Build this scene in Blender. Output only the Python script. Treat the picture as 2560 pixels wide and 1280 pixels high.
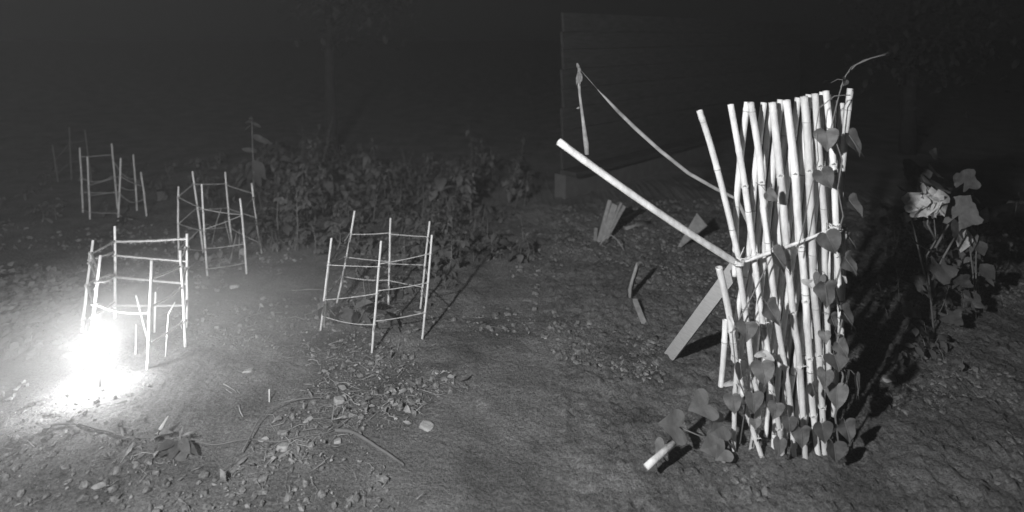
import bpy, math, random
import numpy as np
from mathutils import Vector, Matrix, noise

for o in list(bpy.data.objects):
    bpy.data.objects.remove(o)
SC = bpy.context.scene
COL = SC.collection
random.seed(7)
R = random.Random(11)

# ------------------------------------------------------------------ camera
F, H, HOR = 1500.0, 1.6, 91.0          # focal length in photo pixels, eye height, horizon row
cam = bpy.data.cameras.new('camera')
cam.sensor_width = 36.0
cam.lens = 36.0 * F / 2560.0
cam.shift_y = -(640.0 - HOR) / 2560.0   # level camera with a shifted lens (falling front)
cam.clip_start, cam.clip_end = 0.05, 500.0
cam.dof.use_dof = True
cam.dof.focus_distance = 2.65
cam.dof.aperture_fstop = 1.25
camo = bpy.data.objects.new('camera', cam)
camo.location = (0, 0, H)
camo.rotation_euler = (math.radians(90), 0, 0)
COL.objects.link(camo)
SC.camera = camo

# ------------------------------------------------------------------ night sky, flash, exposure
world = bpy.data.worlds.new('World')
SC.world = world
world.use_nodes = True
wn = world.node_tree
wn.nodes.clear()
sky = wn.nodes.new('ShaderNodeTexSky')
sky.sky_type = 'NISHITA'
sky.sun_disc = False
sky.sun_elevation = math.radians(20)
sky.sun_rotation = math.radians(200)
bw = wn.nodes.new('ShaderNodeRGBToBW')
bg = wn.nodes.new('ShaderNodeBackground')
bg.inputs['Strength'].default_value = 0.0004
wo = wn.nodes.new('ShaderNodeOutputWorld')
wn.links.new(sky.outputs[0], bw.inputs[0])
wn.links.new(bw.outputs[0], bg.inputs['Color'])
wn.links.new(bg.outputs[0], wo.inputs['Surface'])

fl = bpy.data.lights.new('camera_flash', 'SPOT')       # the photographer's flash on a long bracket
fl.energy = 650.0
fl.spot_size = math.radians(150)
fl.spot_blend = 1.0
fl.shadow_soft_size = 0.04
flo = bpy.data.objects.new('camera_flash', fl)
flo.location = (-1.1, -0.1, 1.95)
flo.rotation_euler = Vector((0.22, 1.0, -0.12)).to_track_quat('-Z', 'Y').to_euler()
COL.objects.link(flo)

GLOW = 540.0                           # brightness of the globe light added in the glare

SC.view_settings.view_transform = 'Standard'
SC.view_settings.look = 'None'
SC.view_settings.exposure = 0.0
SC.view_settings.gamma = 1.0
SC.view_settings.use_curve_mapping = False
SC.cycles.use_denoising = True
SC.cycles.max_bounces = 6
SC.cycles.volume_bounces = 1

# ------------------------------------------------------------------ placing
def gh(x, y):
    """height of the soil"""
    v = Vector((x, y, 0.0))
    h = 0.030 * noise.noise(v * 0.9) + 0.012 * noise.noise(v * 3.1 + Vector((5, 1, 0)))
    h += 0.007 * noise.noise(v * 9.0)
    return h

def at(px, py, Y):
    return Vector(((px - 1280.0) * Y / F, Y, H - (py - HOR) * Y / F))

def ground(px, py):
    Y = F * H / (py - HOR)
    x = (px - 1280.0) * Y / F
    return Vector((x, Y, gh(x, Y)))

def depth(py):
    return F * H / (py - HOR)

# ------------------------------------------------------------------ materials (all neutral: a black and white photograph)
def mat(name, lo, hi, scale=20.0, rough=0.8, bump=0.0, bscale=60.0, stretch=None, spec=0.3, detail=5.0, translucent=0.0, fine=0.0, vary=0.0):
    m = bpy.data.materials.new(name)
    m.use_nodes = True
    nt = m.node_tree
    b = nt.nodes['Principled BSDF']
    b.inputs['Roughness'].default_value = rough
    b.inputs['Specular IOR Level'].default_value = spec
    tc = nt.nodes.new('ShaderNodeTexCoord')
    src = tc.outputs['Object']
    if stretch:
        mp = nt.nodes.new('ShaderNodeMapping')
        mp.inputs['Scale'].default_value = stretch
        nt.links.new(src, mp.inputs['Vector'])
        src = mp.outputs['Vector']
    n = nt.nodes.new('ShaderNodeTexNoise')
    n.inputs['Scale'].default_value = scale
    n.inputs['Detail'].default_value = detail
    n.inputs['Roughness'].default_value = 0.62
    nt.links.new(src, n.inputs['Vector'])
    cr = nt.nodes.new('ShaderNodeValToRGB')
    cr.color_ramp.elements[0].position = 0.3
    cr.color_ramp.elements[1].position = 0.7
    cr.color_ramp.elements[0].color = (lo, lo, lo, 1)
    cr.color_ramp.elements[1].color = (hi, hi, hi, 1)
    nt.links.new(n.outputs['Fac'], cr.inputs['Fac'])
    if fine:                                                    # gritty speckle on top of the large patches
        nf = nt.nodes.new('ShaderNodeTexNoise')
        nf.inputs['Scale'].default_value = 95.0
        nf.inputs['Detail'].default_value = 8.0
        nf.inputs['Roughness'].default_value = 0.75
        nt.links.new(src, nf.inputs['Vector'])
        cf = nt.nodes.new('ShaderNodeValToRGB')
        cf.color_ramp.elements[0].position = 0.36
        cf.color_ramp.elements[1].position = 0.68
        cf.color_ramp.elements[0].color = (0.45, 0.45, 0.45, 1)
        cf.color_ramp.elements[1].color = (1.5, 1.5, 1.5, 1)
        nt.links.new(nf.outputs['Fac'], cf.inputs['Fac'])
        mm = nt.nodes.new('ShaderNodeMix'); mm.data_type = 'RGBA'; mm.blend_type = 'MULTIPLY'
        mm.inputs[0].default_value = fine
        nt.links.new(cr.outputs['Color'], mm.inputs[6])
        nt.links.new(cf.outputs['Color'], mm.inputs[7])
        nt.links.new(mm.outputs[2], b.inputs['Base Color'])
    elif vary:                                                  # every piece a little lighter or darker than the next
        oi = nt.nodes.new('ShaderNodeObjectInfo')
        mr = nt.nodes.new('ShaderNodeMapRange')
        mr.inputs['To Min'].default_value = 1 - vary
        mr.inputs['To Max'].default_value = 1 + vary
        nt.links.new(oi.outputs['Random'], mr.inputs['Value'])
        sc = nt.nodes.new('ShaderNodeVectorMath'); sc.operation = 'SCALE'
        nt.links.new(cr.outputs['Color'], sc.inputs[0])
        nt.links.new(mr.outputs['Result'], sc.inputs['Scale'])
        nt.links.new(sc.outputs[0], b.inputs['Base Color'])
    else:
        nt.links.new(cr.outputs['Color'], b.inputs['Base Color'])
    if bump:
        n2 = nt.nodes.new('ShaderNodeTexNoise')
        n2.inputs['Scale'].default_value = bscale
        n2.inputs['Detail'].default_value = 6.0
        n2.inputs['Roughness'].default_value = 0.7
        nt.links.new(src, n2.inputs['Vector'])
        bp = nt.nodes.new('ShaderNodeBump')
        bp.inputs['Strength'].default_value = bump
        bp.inputs['Distance'].default_value = 0.02
        nt.links.new(n2.outputs['Fac'], bp.inputs['Height'])
        nt.links.new(bp.outputs['Normal'], b.inputs['Normal'])
    if translucent:
        tr = nt.nodes.new('ShaderNodeBsdfTranslucent')
        nt.links.new(cr.outputs['Color'], tr.inputs['Color'])
        mx = nt.nodes.new('ShaderNodeMixShader')
        mx.inputs['Fac'].default_value = translucent
        nt.links.new(b.outputs[0], mx.inputs[1])
        nt.links.new(tr.outputs[0], mx.inputs[2])
        nt.links.new(mx.outputs[0], nt.nodes['Material Output'].inputs['Surface'])
    return m

M = {
    'dirt': mat('dirt', 0.095, 0.25, 2.6, 0.95, 0.85, 48.0, spec=0.15, detail=14.0, fine=0.95),
    'crumb': mat('crumb', 0.07, 0.30, 55.0, 0.95, 0.5, 90.0, spec=0.15),
    'stone': mat('stone', 0.24, 0.42, 30.0, 0.9, 0.5, 70.0),
    'cane': mat('cane', 0.46, 0.92, 10.0, 0.55, 0.3, 60.0, stretch=(3, 3, 0.8), detail=10.0, vary=0.22),
    'stake': mat('stake', 0.55, 0.75, 22.0, 0.6, 0.1, 80.0),
    'rope': mat('rope', 0.36, 0.58, 90.0, 0.9, 0.4, 200.0),
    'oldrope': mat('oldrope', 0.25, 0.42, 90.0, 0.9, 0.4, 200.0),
    'wire': mat('wire', 0.70, 0.82, 60.0, 0.35),
    'plank': mat('plank', 0.36, 0.48, 14.0, 0.8, 0.15, 40.0, stretch=(2, 2, 14)),
    'splinter': mat('splinter', 0.20, 0.36, 30.0, 0.85, 0.3, 60.0),
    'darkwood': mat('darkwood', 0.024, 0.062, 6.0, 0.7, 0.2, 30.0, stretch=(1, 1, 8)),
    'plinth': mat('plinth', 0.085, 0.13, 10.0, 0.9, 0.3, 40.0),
    'leaf': mat('leaf', 0.08, 0.14, 40.0, 0.55, 0.25, 70.0, spec=0.35, translucent=0.15, vary=0.35),
    'vineleaf': mat('vineleaf', 0.115, 0.175, 60.0, 0.5, 0.3, 90.0, spec=0.4, translucent=0.12, vary=0.35),
    'groundleaf': mat('groundleaf', 0.30, 0.40, 50.0, 0.6, 0.3, 90.0, translucent=0.1, vary=0.2),
    'node': mat('node', 0.28, 0.5, 40.0, 0.7),
    'farbark': mat('farbark', 0.012, 0.03, 12.0, 0.95, 0.6, 20.0),  # near-black copy of bark, night darkness put into the colour
    'farleaf': mat('farleaf', 0.014, 0.04, 2.0, 0.7),  # near-black, night darkness put into the leaf colour
    'dimpost': mat('dimpost', 0.16, 0.24, 22.0, 0.8),  # stake colour darkened, the far falloff of light put into it
    'weed': mat('weed', 0.05, 0.19, 2.0, 0.65, translucent=0.15),
    'ivy': mat('ivy', 0.12, 0.28, 6.0, 0.5, translucent=0.15),
    'deadleaf': mat('deadleaf', 0.09, 0.38, 16.0, 0.85, 0.2, 60.0, translucent=0.1),
    'straw': mat('straw', 0.12, 0.40, 14.0, 0.85),
    'twig': mat('twig', 0.14, 0.24, 14.0, 0.85),
    'root': mat('root', 0.10, 0.17, 14.0, 0.8),
    'stem': mat('stem', 0.12, 0.22, 12.0, 0.7),
    'petal': mat('petal', 0.45, 0.75, 30.0, 0.8, 0.2, 60.0, translucent=0.2),
    'bark': mat('bark', 0.04, 0.09, 12.0, 0.95, 0.6, 20.0),
    'metal': mat('metal', 0.15, 0.2, 20.0, 0.4),
}

def emission(name, strength):
    m = bpy.data.materials.new(name)
    m.use_nodes = True
    nt = m.node_tree
    nt.nodes.clear()
    e = nt.nodes.new('ShaderNodeEmission')
    e.inputs['Strength'].default_value = strength
    o = nt.nodes.new('ShaderNodeOutputMaterial')
    nt.links.new(e.outputs[0], o.inputs['Surface'])
    return m

# ------------------------------------------------------------------ mesh helpers
class MB:
    def __init__(s):
        s.v, s.f = [], []
    def add(s, vs, fs):
        k = len(s.v)
        s.v.extend(tuple(v) for v in vs)
        s.f.extend(tuple(i + k for i in f) for f in fs)
    def tube(s, pts, rad, n=6, cap=True, hollow=0.0):
        pts = [Vector(p) for p in pts]
        if not isinstance(rad, (list, tuple)):
            rad = [rad] * len(pts)
        vs, fs = [], []
        t0 = (pts[1] - pts[0]).normalized()
        ref = Vector((0, 1, 0)) if abs(t0.y) < 0.8 else Vector((1, 0, 0))
        u = t0.cross(ref).normalized()
        for i, p in enumerate(pts):
            t = (pts[min(i + 1, len(pts) - 1)] - pts[max(i - 1, 0)]).normalized()
            u = (u - t * u.dot(t)).normalized()
            w = t.cross(u)
            for k in range(n):
                a = 2 * math.pi * k / n
                vs.append(p + (u * math.cos(a) + w * math.sin(a)) * rad[i])
        for i in range(len(pts) - 1):
            for k in range(n):
                a, b = i * n + k, i * n + (k + 1) % n
                fs.append((a, b, b + n, a + n))
        if cap:
            fs.append(tuple(range(n - 1, -1, -1)))
            L = (len(pts) - 1) * n
            if hollow:
                t = (pts[-1] - pts[-2]).normalized()
                k0 = len(vs)
                for k in range(n):
                    vs.append(pts[-1] + (vs[L + k] - pts[-1]) * 0.62)
                for k in range(n):
                    vs.append(vs[k0 + k] - t * hollow)
                for k in range(n):
                    b = (k + 1) % n
                    fs.append((L + k, L + b, k0 + b, k0 + k))
                    fs.append((k0 + k, k0 + b, k0 + n + b, k0 + n + k))
                fs.append(tuple(k0 + n + k for k in range(n)))
            else:
                fs.append(tuple(L + k for k in range(n)))
        s.add(vs, fs)
    def box(s, c, ax, ay, az):
        """box from centre and three half axes"""
        c, ax, ay, az = Vector(c), Vector(ax), Vector(ay), Vector(az)
        vs = [c + ax * i + ay * j + az * k for i in (-1, 1) for j in (-1, 1) for k in (-1, 1)]
        s.add(vs, [(0, 1, 3, 2), (4, 6, 7, 5), (0, 4, 5, 1), (2, 3, 7, 6), (0, 2, 6, 4), (1, 5, 7, 3)])
    def leaf(s, o, d, up, L, W, droop=0.2, fold=0.15, curl=0.0, shape='ovate'):
        o, d, up = Vector(o), Vector(d).normalized(), Vector(up)
        y = up.cross(d)
        if y.length < 1e-4:
            y = Vector((1, 0, 0)).cross(d)
        y.normalize()
        z = d.cross(y).normalized()
        if shape == 'ovate':
            rows = [(0, 0.02), (0.15, 0.30), (0.38, 0.5), (0.62, 0.40), (0.84, 0.19), (1.0, 0.01)]
        elif shape == 'lance':
            rows = [(0, 0.05), (0.25, 0.42), (0.55, 0.45), (0.8, 0.24), (1.0, 0.01)]
        elif shape == 'chip':
            rows = [(0, 0.2), (0.4, 0.5), (0.8, 0.35), (1.0, 0.08)]
        else:
            rows = [(0, 0.3), (0.5, 0.5), (1.0, 0.1)]
        vs, fs = [], []
        for t, w in rows:
            zc = -droop * L * t * t
            xx = t * L * (1 - 0.25 * droop * t)
            for sgn in (-1, 0, 1):
                p = o + d * xx + y * (sgn * w * W) + z * (zc + abs(sgn) * w * W * (fold + curl * math.sin(t * 5)))
                vs.append(p)
        for i in range(len(rows) - 1):
            a = i * 3
            fs.append((a, a + 1, a + 4, a + 3))
            fs.append((a + 1, a + 2, a + 5, a + 4))
        s.add(vs, fs)
    def heart(s, o, tip, face, W, fold=0.12, droop=0.12, wav=0.0):
        """heart shaped blade from the notch at o towards tip, its upper side towards face"""
        o, tip, face = Vector(o), Vector(tip), Vector(face).normalized()
        d = tip - o
        L = d.length
        d.normalize()
        y = face.cross(d).normalized()
        z = d.cross(y).normalized()
        half = [(0.0, 0.0), (-0.13, 0.09), (-0.20, 0.22), (-0.18, 0.36), (-0.08, 0.47), (0.07, 0.515), (0.22, 0.50),
                (0.38, 0.43), (0.54, 0.33), (0.70, 0.215), (0.85, 0.095), (0.94, 0.04), (1.0, 0.0)]
        vs, fs = [], []
        def P(x, yy, sg):
            zz = fold * abs(yy) * W - droop * L * max(x, 0) ** 2 + wav * W * math.sin(7 * x + 3 * sg) * abs(yy)
            zz -= 0.35 * W * max(0, abs(yy) - 0.25) ** 2
            return o + d * (x * L) + y * (sg * yy * W) + z * zz
        for sg in (-1, 1):
            k = len(vs)
            for x, yy in half:
                mx = min(max(x, 0.0), 1.0)
                vs.append(P(mx, 0.0, sg))
                vs.append(P((mx + x) / 2, yy * 0.5, sg))
                vs.append(P(x, yy, sg))
            for i in range(len(half) - 1):
                a = k + i * 3
                for q in (0, 1):
                    f = (a + q, a + q + 3, a + q + 4, a + q + 1)
                    fs.append(f if sg > 0 else f[::-1])
        s.add(vs, fs)
    def lump(s, c, r, rnd, flat=0.6, rough=0.25):
        """small uneven pebble of 20 faces"""
        t = (1 + 5 ** 0.5) / 2
        ico = [(-1, t, 0), (1, t, 0), (-1, -t, 0), (1, -t, 0), (0, -1, t), (0, 1, t), (0, -1, -t), (0, 1, -t), (t, 0, -1), (t, 0, 1), (-t, 0, -1), (-t, 0, 1)]
        fs = [(0, 11, 5), (0, 5, 1), (0, 1, 7), (0, 7, 10), (0, 10, 11), (1, 5, 9), (5, 11, 4), (11, 10, 2), (10, 7, 6), (7, 1, 8),
              (3, 9, 4), (3, 4, 2), (3, 2, 6), (3, 6, 8), (3, 8, 9), (4, 9, 5), (2, 4, 11), (6, 2, 10), (8, 6, 7), (9, 8, 1)]
        a = rnd.random() * 6.28
        ca, sa = math.cos(a), math.sin(a)
        sx, sy = rnd.uniform(0.7, 1.4), rnd.uniform(0.7, 1.2)
        vs = []
        for v in ico:
            k = r / 1.9 * (1 + rnd.uniform(-rough, rough))
            x, y, z = v[0] * k * sx, v[1] * k * sy, v[2] * k * flat
            vs.append((c[0] + x * ca - y * sa, c[1] + x * sa + y * ca, c[2] + z))
        s.add(vs, fs)
    def mesh(s, name, m, smooth=True):
        me = bpy.data.meshes.new(name)
        me.from_pydata(s.v, [], s.f)
        me.materials.append(m)
        if smooth:
            me.polygons.foreach_set('use_smooth', [True] * len(me.polygons))
        me.update()
        return me
    def build(s, name, m, parent=None, smooth=True):
        o = bpy.data.objects.new(name, s.mesh(name, m, smooth))
        COL.objects.link(o)
        if parent:
            o.parent = parent
            o.matrix_parent_inverse = Matrix.Translation(-parent.location)
        return o

def tag(o, label=None, cat=None, group=None, kind=None):
    if label: o['label'] = label
    if cat: o['category'] = cat
    if group: o['group'] = group
    if kind: o['kind'] = kind
    return o

def thing(name, label, cat, loc, group=None):
    o = bpy.data.objects.new(name, None)
    o.empty_display_size = 0.1
    COL.objects.link(o)
    o.location = loc
    bpy.context.view_layer.update()
    return tag(o, label, cat, group)

def lerp(a, b, t):
    return a + (b - a) * t

# ------------------------------------------------------------------ ground: one sheet to the horizon
def axis(lo, hi, step, far):
    a = list(np.arange(lo, hi + 1e-6, step))
    d, p = step, hi
    while p < far:
        d *= 1.35; p += d; a.append(p)
    d, p, q = step, lo, []
    while p > -far:
        d *= 1.35; p -= d; q.append(p)
    return np.array(q[::-1] + a)

gx, gy = axis(-3.4, 3.6, 0.014, 220), axis(1.9, 5.6, 0.014, 220)
nx, ny = len(gx), len(gy)
co = np.zeros((ny, nx, 3))
co[:, :, 0] = gx[None, :]
co[:, :, 1] = gy[:, None]
rng = np.random.default_rng(3)
for j in range(ny):
    for i in range(nx):
        x, y = gx[i], gy[j]
        z = gh(x, y)
        if -3.7 < x < 3.9 and 1.7 < y < 6.8:                   # clods and crumbs of the trodden soil
            v = Vector((x, y, 0))
            rough = 0.35 + 0.65 * max(0.0, min(1.0, 0.5 + 1.6 * noise.noise(v * 0.8 + Vector((9, 4, 0)))))
            if x > 0.2: rough = 1.0
            k = 1.15 + 1.5 * max(0.0, min(1.0, (x + 0.1) * 2))
            z += k * rough * (0.004 * noise.noise(v * 10.0) + 0.008 * abs(noise.noise(v * 19.0)) + 0.008 * abs(noise.noise(v * 33.0)) + 0.006 * noise.noise(v * 60.0))
        co[j, i, 2] = z
me = bpy.data.meshes.new('ground')
idx = np.arange(nx * ny).reshape(ny, nx)
quads = np.stack([idx[:-1, :-1], idx[:-1, 1:], idx[1:, 1:], idx[1:, :-1]], -1).reshape(-1, 4)
me.vertices.add(nx * ny); me.vertices.foreach_set('co', co.ravel())
me.loops.add(quads.size); me.loops.foreach_set('vertex_index', quads.ravel().astype(np.int32))
me.polygons.add(len(quads)); me.polygons.foreach_set('loop_start', (np.arange(len(quads)) * 4).astype(np.int32))
me.polygons.foreach_set('loop_total', np.full(len(quads), 4, np.int32))
me.polygons.foreach_set('use_smooth', np.ones(len(quads), bool))
me.update(calc_edges=True); me.validate()
me.materials.append(M['dirt'])
g = bpy.data.objects.new('ground', me)
COL.objects.link(g)
tag(g, 'bare trodden garden soil running back into the dark', 'ground', kind='structure')

# ------------------------------------------------------------------ board wall far behind the trellis
wa, wb = Vector((0.47, 5.86, 0)), Vector((4.9, 10.3, 0))
wd = (wb - wa).normalized()
wnm = Vector((wd.y, -wd.x, 0))                                  # towards the camera
wl = (wb - wa).length
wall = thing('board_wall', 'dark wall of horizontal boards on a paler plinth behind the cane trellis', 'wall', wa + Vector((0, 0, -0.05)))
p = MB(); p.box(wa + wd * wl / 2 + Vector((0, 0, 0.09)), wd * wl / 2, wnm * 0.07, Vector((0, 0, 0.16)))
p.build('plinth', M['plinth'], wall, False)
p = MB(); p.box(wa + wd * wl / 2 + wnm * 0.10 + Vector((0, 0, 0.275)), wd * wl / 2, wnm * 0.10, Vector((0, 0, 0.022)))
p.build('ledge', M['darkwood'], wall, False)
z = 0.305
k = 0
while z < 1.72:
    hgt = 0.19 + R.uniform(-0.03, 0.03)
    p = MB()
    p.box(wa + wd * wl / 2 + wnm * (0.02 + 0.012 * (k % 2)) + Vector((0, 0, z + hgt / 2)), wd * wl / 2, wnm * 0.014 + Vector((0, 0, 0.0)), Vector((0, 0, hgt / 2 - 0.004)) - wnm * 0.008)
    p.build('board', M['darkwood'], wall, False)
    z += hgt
    k += 1
# ------------------------------------------------------------------ trees, darkness put into their near-black bark and leaf colours
def tree(label, x, y, h, r, seed, nleaf):
    rr = random.Random(seed)
    b = Vector((x, y, gh(x, y) - .05))
    t = thing('tree', label, 'tree', b, 'trees in the dark beyond the garden')
    top = b + Vector((rr.uniform(-.3, .3), rr.uniform(-.2, .2), h))
    mb = MB()
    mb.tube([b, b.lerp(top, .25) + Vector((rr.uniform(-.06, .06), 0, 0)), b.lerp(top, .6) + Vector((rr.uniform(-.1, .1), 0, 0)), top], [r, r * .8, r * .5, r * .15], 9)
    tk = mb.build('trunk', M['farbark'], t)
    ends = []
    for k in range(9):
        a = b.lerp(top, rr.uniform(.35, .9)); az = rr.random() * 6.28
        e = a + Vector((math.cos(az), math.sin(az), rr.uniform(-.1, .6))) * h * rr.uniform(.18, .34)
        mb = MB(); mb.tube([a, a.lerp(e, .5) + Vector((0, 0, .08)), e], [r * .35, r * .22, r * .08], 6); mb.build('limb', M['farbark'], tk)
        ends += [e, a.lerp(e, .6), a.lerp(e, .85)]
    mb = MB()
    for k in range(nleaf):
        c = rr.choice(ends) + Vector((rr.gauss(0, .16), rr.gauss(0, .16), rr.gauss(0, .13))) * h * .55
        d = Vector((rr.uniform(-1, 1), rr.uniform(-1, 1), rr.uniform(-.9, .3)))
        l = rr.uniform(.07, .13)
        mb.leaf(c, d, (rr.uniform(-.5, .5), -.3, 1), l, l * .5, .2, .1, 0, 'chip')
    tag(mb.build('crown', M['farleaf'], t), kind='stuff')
tree('slim tree whose trunk shows faintly above the weeds', -2.5, 8.4, 3.4, .09, 3, 1500)
tree('dark tree behind the flowering plant', 5.4, 8.2, 3.4, .11, 6, 1700)

# ------------------------------------------------------------------ rope cages on cane posts
def stick(mb, a, b, r, n=7, bend=0.006, taper=0.9, seg=7):
    a, b = Vector(a), Vector(b)
    d = b - a
    s = d.cross(Vector((0, 1, 0))).normalized() if d.length else Vector((1, 0, 0))
    ph = R.uniform(-1, 1)
    pts, rad = [], []
    for i in range(seg + 1):
        t = i / seg
        pts.append(a + d * t + s * (bend * ph * math.sin(math.pi * t) + R.uniform(-1, 1) * r * 0.18))
        rad.append(r * lerp(1.0, taper, t) * (1 + R.uniform(-0.05, 0.05)))
    mb.tube(pts, rad, n)

def rope(mb, a, b, r, sag=0.0, fuzz=0):
    a, b = Vector(a), Vector(b)
    L = (b - a).length
    seg = max(6, int(L / 0.03))
    pts, rad = [], []
    for i in range(seg + 1):
        t = i / seg
        pts.append(a.lerp(b, t) + Vector((R.uniform(-1, 1) * r * 0.2, 0, -4 * sag * t * (1 - t) + R.uniform(-1, 1) * r * 0.2)))
        rad.append(r * (1 + 0.16 * math.sin(i * 2.4) + R.uniform(-0.08, 0.08)))
    mb.tube(pts, rad, 5)
    for q in range(int(fuzz * L)):                              # loose fibres of the twine
        t = R.random()
        c = a.lerp(b, t) + Vector((0, 0, -4 * sag * t * (1 - t)))
        d = Vector((R.uniform(-1, 1), R.uniform(-1, 1), R.uniform(-1.6, 0.5))).normalized()
        l = R.uniform(0.8, 3.2) * r
        w = Vector((R.uniform(-1, 1), R.uniform(-1, 1), R.uniform(-1, 1))).normalized() * 0.0006
        e = c + d * (r * 0.8 + l) + Vector((0, 0, -l * 0.25))
        mid = c + d * (r * 0.8 + l * 0.5)
        mb.add([c - w, c + w, mid + w, mid - w, e], [(0, 1, 2, 3), (3, 2, 4)])

def wrap(mb, c, r_post, r):
    """rope taken once round a post"""
    pts = [c + Vector((math.cos(a) * (r_post + r * 0.8), math.sin(a) * (r_post + r * 0.8), r * 0.35 * math.sin(a))) for a in np.linspace(0, 6.28, 9)]
    mb.tube(pts, r, 5, cap=False)

def cage(label, posts, order, ropes, r_post, r_rope, fuzz, mrope, group, mpost='stake'):
    P = {}
    base = Vector((0, 0, 0))
    for k, (tx, ty, bx, by) in posts.items():
        b = ground(bx, by)
        t = at(tx, ty, b.y)
        P[k] = (b, t, ty, by)
        base += b
    base /= len(P)
    c = thing('plant_cage', label, 'plant cage', base, group)
    for k, (b, t, ty, by) in P.items():
        m = MB()
        d = (t - b).normalized()
        stick(m, b - d * 0.05, t, r_post * (0.8 if k.endswith('2') else 1.0), 8, 0.005)
        m.build('post', M[mpost], c)
    for (ka, ya, kb, yb, sag) in ropes:
        def pt(k, y):
            b, t, ty, by = P[k]
            return b.lerp(t, (by - y) / (by - ty))
        A, B = pt(ka, ya), pt(kb, yb)
        dv = (B - A).normalized()
        m = MB()
        rope(m, A - dv * 0.004, B + dv * 0.004, r_rope * R.uniform(0.88, 1.08), sag, fuzz)
        ro = m.build('rope', mrope, c)
        m = MB()
        wrap(m, A, r_post, r_rope * 0.8)
        if R.random() < 0.3:                                     # loose end of the knot
            q = A + Vector((0, -r_post, 0))
            m.tube([q, q + Vector((R.uniform(-.012, .012), -.006, -.015)), q + Vector((R.uniform(-.02, .02), -.004, -.035))], [r_rope * .8, r_rope * .6, r_rope * .3], 4)
        m.build('knot', mrope, ro)
    return c

def zoom(ox, oy, s):
    return lambda x, y: (ox + x / s, oy + y / s)

GC = 'rope cages standing on the soil'
# nearest cage
z1 = zoom(128, 540, 3.2)
Y1 = lambda v: 540 + v / 3.2
cage('rope cage standing in the white glare, its twine thick and frayed',
     {'a': (232, 600, 202, 852), 'b': (251, 638, 215, 929), 'c': (287, 565, 287, 797), 'd': (467, 584, 466, 826), 'e': (450, 626, 463, 872), 'f': (379, 651, 368, 929)},
     'acdefb',
     [('a', Y1(295), 'c', Y1(198), 0.004), ('c', Y1(205), 'd', Y1(183), 0.003), ('d', Y1(250), 'e', Y1(370), 0), ('e', Y1(405), 'f', Y1(500), 0.006),
      ('a', Y1(290), 'b', Y1(440), 0), ('c', Y1(315), 'd', Y1(368), 0.002), ('a', Y1(345), 'c', Y1(285), 0.003), ('a', Y1(370), 'b', Y1(505), 0),
      ('c', Y1(487), 'd', Y1(550), 0.002), ('a', Y1(540), 'c', Y1(468), -0.008), ('e', Y1(580), 'f', Y1(740), 0.006), ('d', Y1(420), 'e', Y1(545), 0),
      ('b', Y1(525), 'c', Y1(475), 0.01), ('c', Y1(718), 'd', Y1(730), 0.002), ('b', Y1(700), 'f', Y1(775), 0.02), ('b', Y1(805), 'c', Y1(690), 0.004), ('a', Y1(550), 'b', Y1(720), 0),
      ('a', Y1(820), 'b', Y1(1060), 0), ('d', Y1(690), 'e', Y1(820), 0), ('e', Y1(855), 'f', Y1(1040), 0.004)],
     0.0074, 0.0058, 420, M['rope'], GC)
# second cage, further up the path
Y2 = lambda v: 400 + v / 4.0
cage('tall rope cage at the edge of the weeds, beyond the glare',
     {'a': (446, 466, 448, 652), 'b': (481, 428, 508, 632), 'd': (563, 430, 580, 611), 'e': (629, 458, 654, 630), 'f': (600, 496, 616, 686), 'c': (504, 460, 519, 688)},
     'abdefc',
     [('a', Y2(365), 'b', Y2(235), 0), ('b', Y2(240), 'd', Y2(236), 0.004), ('d', Y2(250), 'e', Y2(332), 0.002), ('e', Y2(365), 'f', Y2(540), 0.002), ('a', Y2(372), 'c', Y2(485), 0.004), ('c', Y2(487), 'f', Y2(546), 0.006),
      ('a', Y2(635), 'b', Y2(475), 0), ('b', Y2(490), 'd', Y2(480), 0.004), ('d', Y2(490), 'e', Y2(570), 0.002), ('f', Y2(555), 'c', Y2(690), 0.003), ('c', Y2(712), 'a', Y2(640), 0.002), ('e', Y2(605), 'f', Y2(820), 0.004),
      ('a', Y2(890), 'b', Y2(690), 0.002), ('b', Y2(690), 'd', Y2(670), 0.004), ('d', Y2(685), 'e', Y2(818), 0.004), ('a', Y2(885), 'c', Y2(900), 0.003), ('c', Y2(883), 'f', Y2(842), 0.003),
      ('e', Y2(855), 'f', Y2(1010), 0.003), ('c', Y2(1083), 'f', Y2(1027), 0.006)],
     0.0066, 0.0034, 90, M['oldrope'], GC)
# third cage, across the path
Y3 = lambda v: 500 + v / 3.2
cage('leaning rope cage around a broad-leaved plant, across the bare path',
     {'a': (829, 595, 801, 826), 'a2': (822, 661, 811, 817), 'b': (887, 527, 842, 759), 'c': (976, 545, 971, 763), 'd': (1074, 553, 1051, 771), 'e': (1080, 587, 1055, 851), 'f': (953, 602, 930, 879)},
     'abcdef',
     [('a', Y3(500), 'b', Y3(262), 0.003), ('b', Y3(275), 'c', Y3(262), 0.004), ('c', Y3(272), 'd', Y3(293), 0.002), ('d', Y3(300), 'e', Y3(365), 0), ('e', Y3(430), 'f', Y3(508), 0.003), ('f', Y3(530), 'a', Y3(518), 0.002),
      ('a', Y3(522), 'b', Y3(445), 0.004), ('b', Y3(458), 'c', Y3(492), 0.003), ('c', Y3(510), 'd', Y3(518), 0.001), ('d', Y3(530), 'e', Y3(610), 0), ('e', Y3(665), 'f', Y3(720), 0.004), ('f', Y3(742), 'a', Y3(795), 0.004),
      ('a', Y3(785), 'b', Y3(600), 0.004), ('b', Y3(610), 'c', Y3(640), 0.012), ('c', Y3(645), 'd', Y3(695), 0.001), ('d', Y3(700), 'e', Y3(800), 0), ('e', Y3(905), 'f', Y3(958), 0.006), ('f', Y3(985), 'a', Y3(920), 0.016)],
     0.0062, 0.0028, 60, M['rope'], GC)
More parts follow.
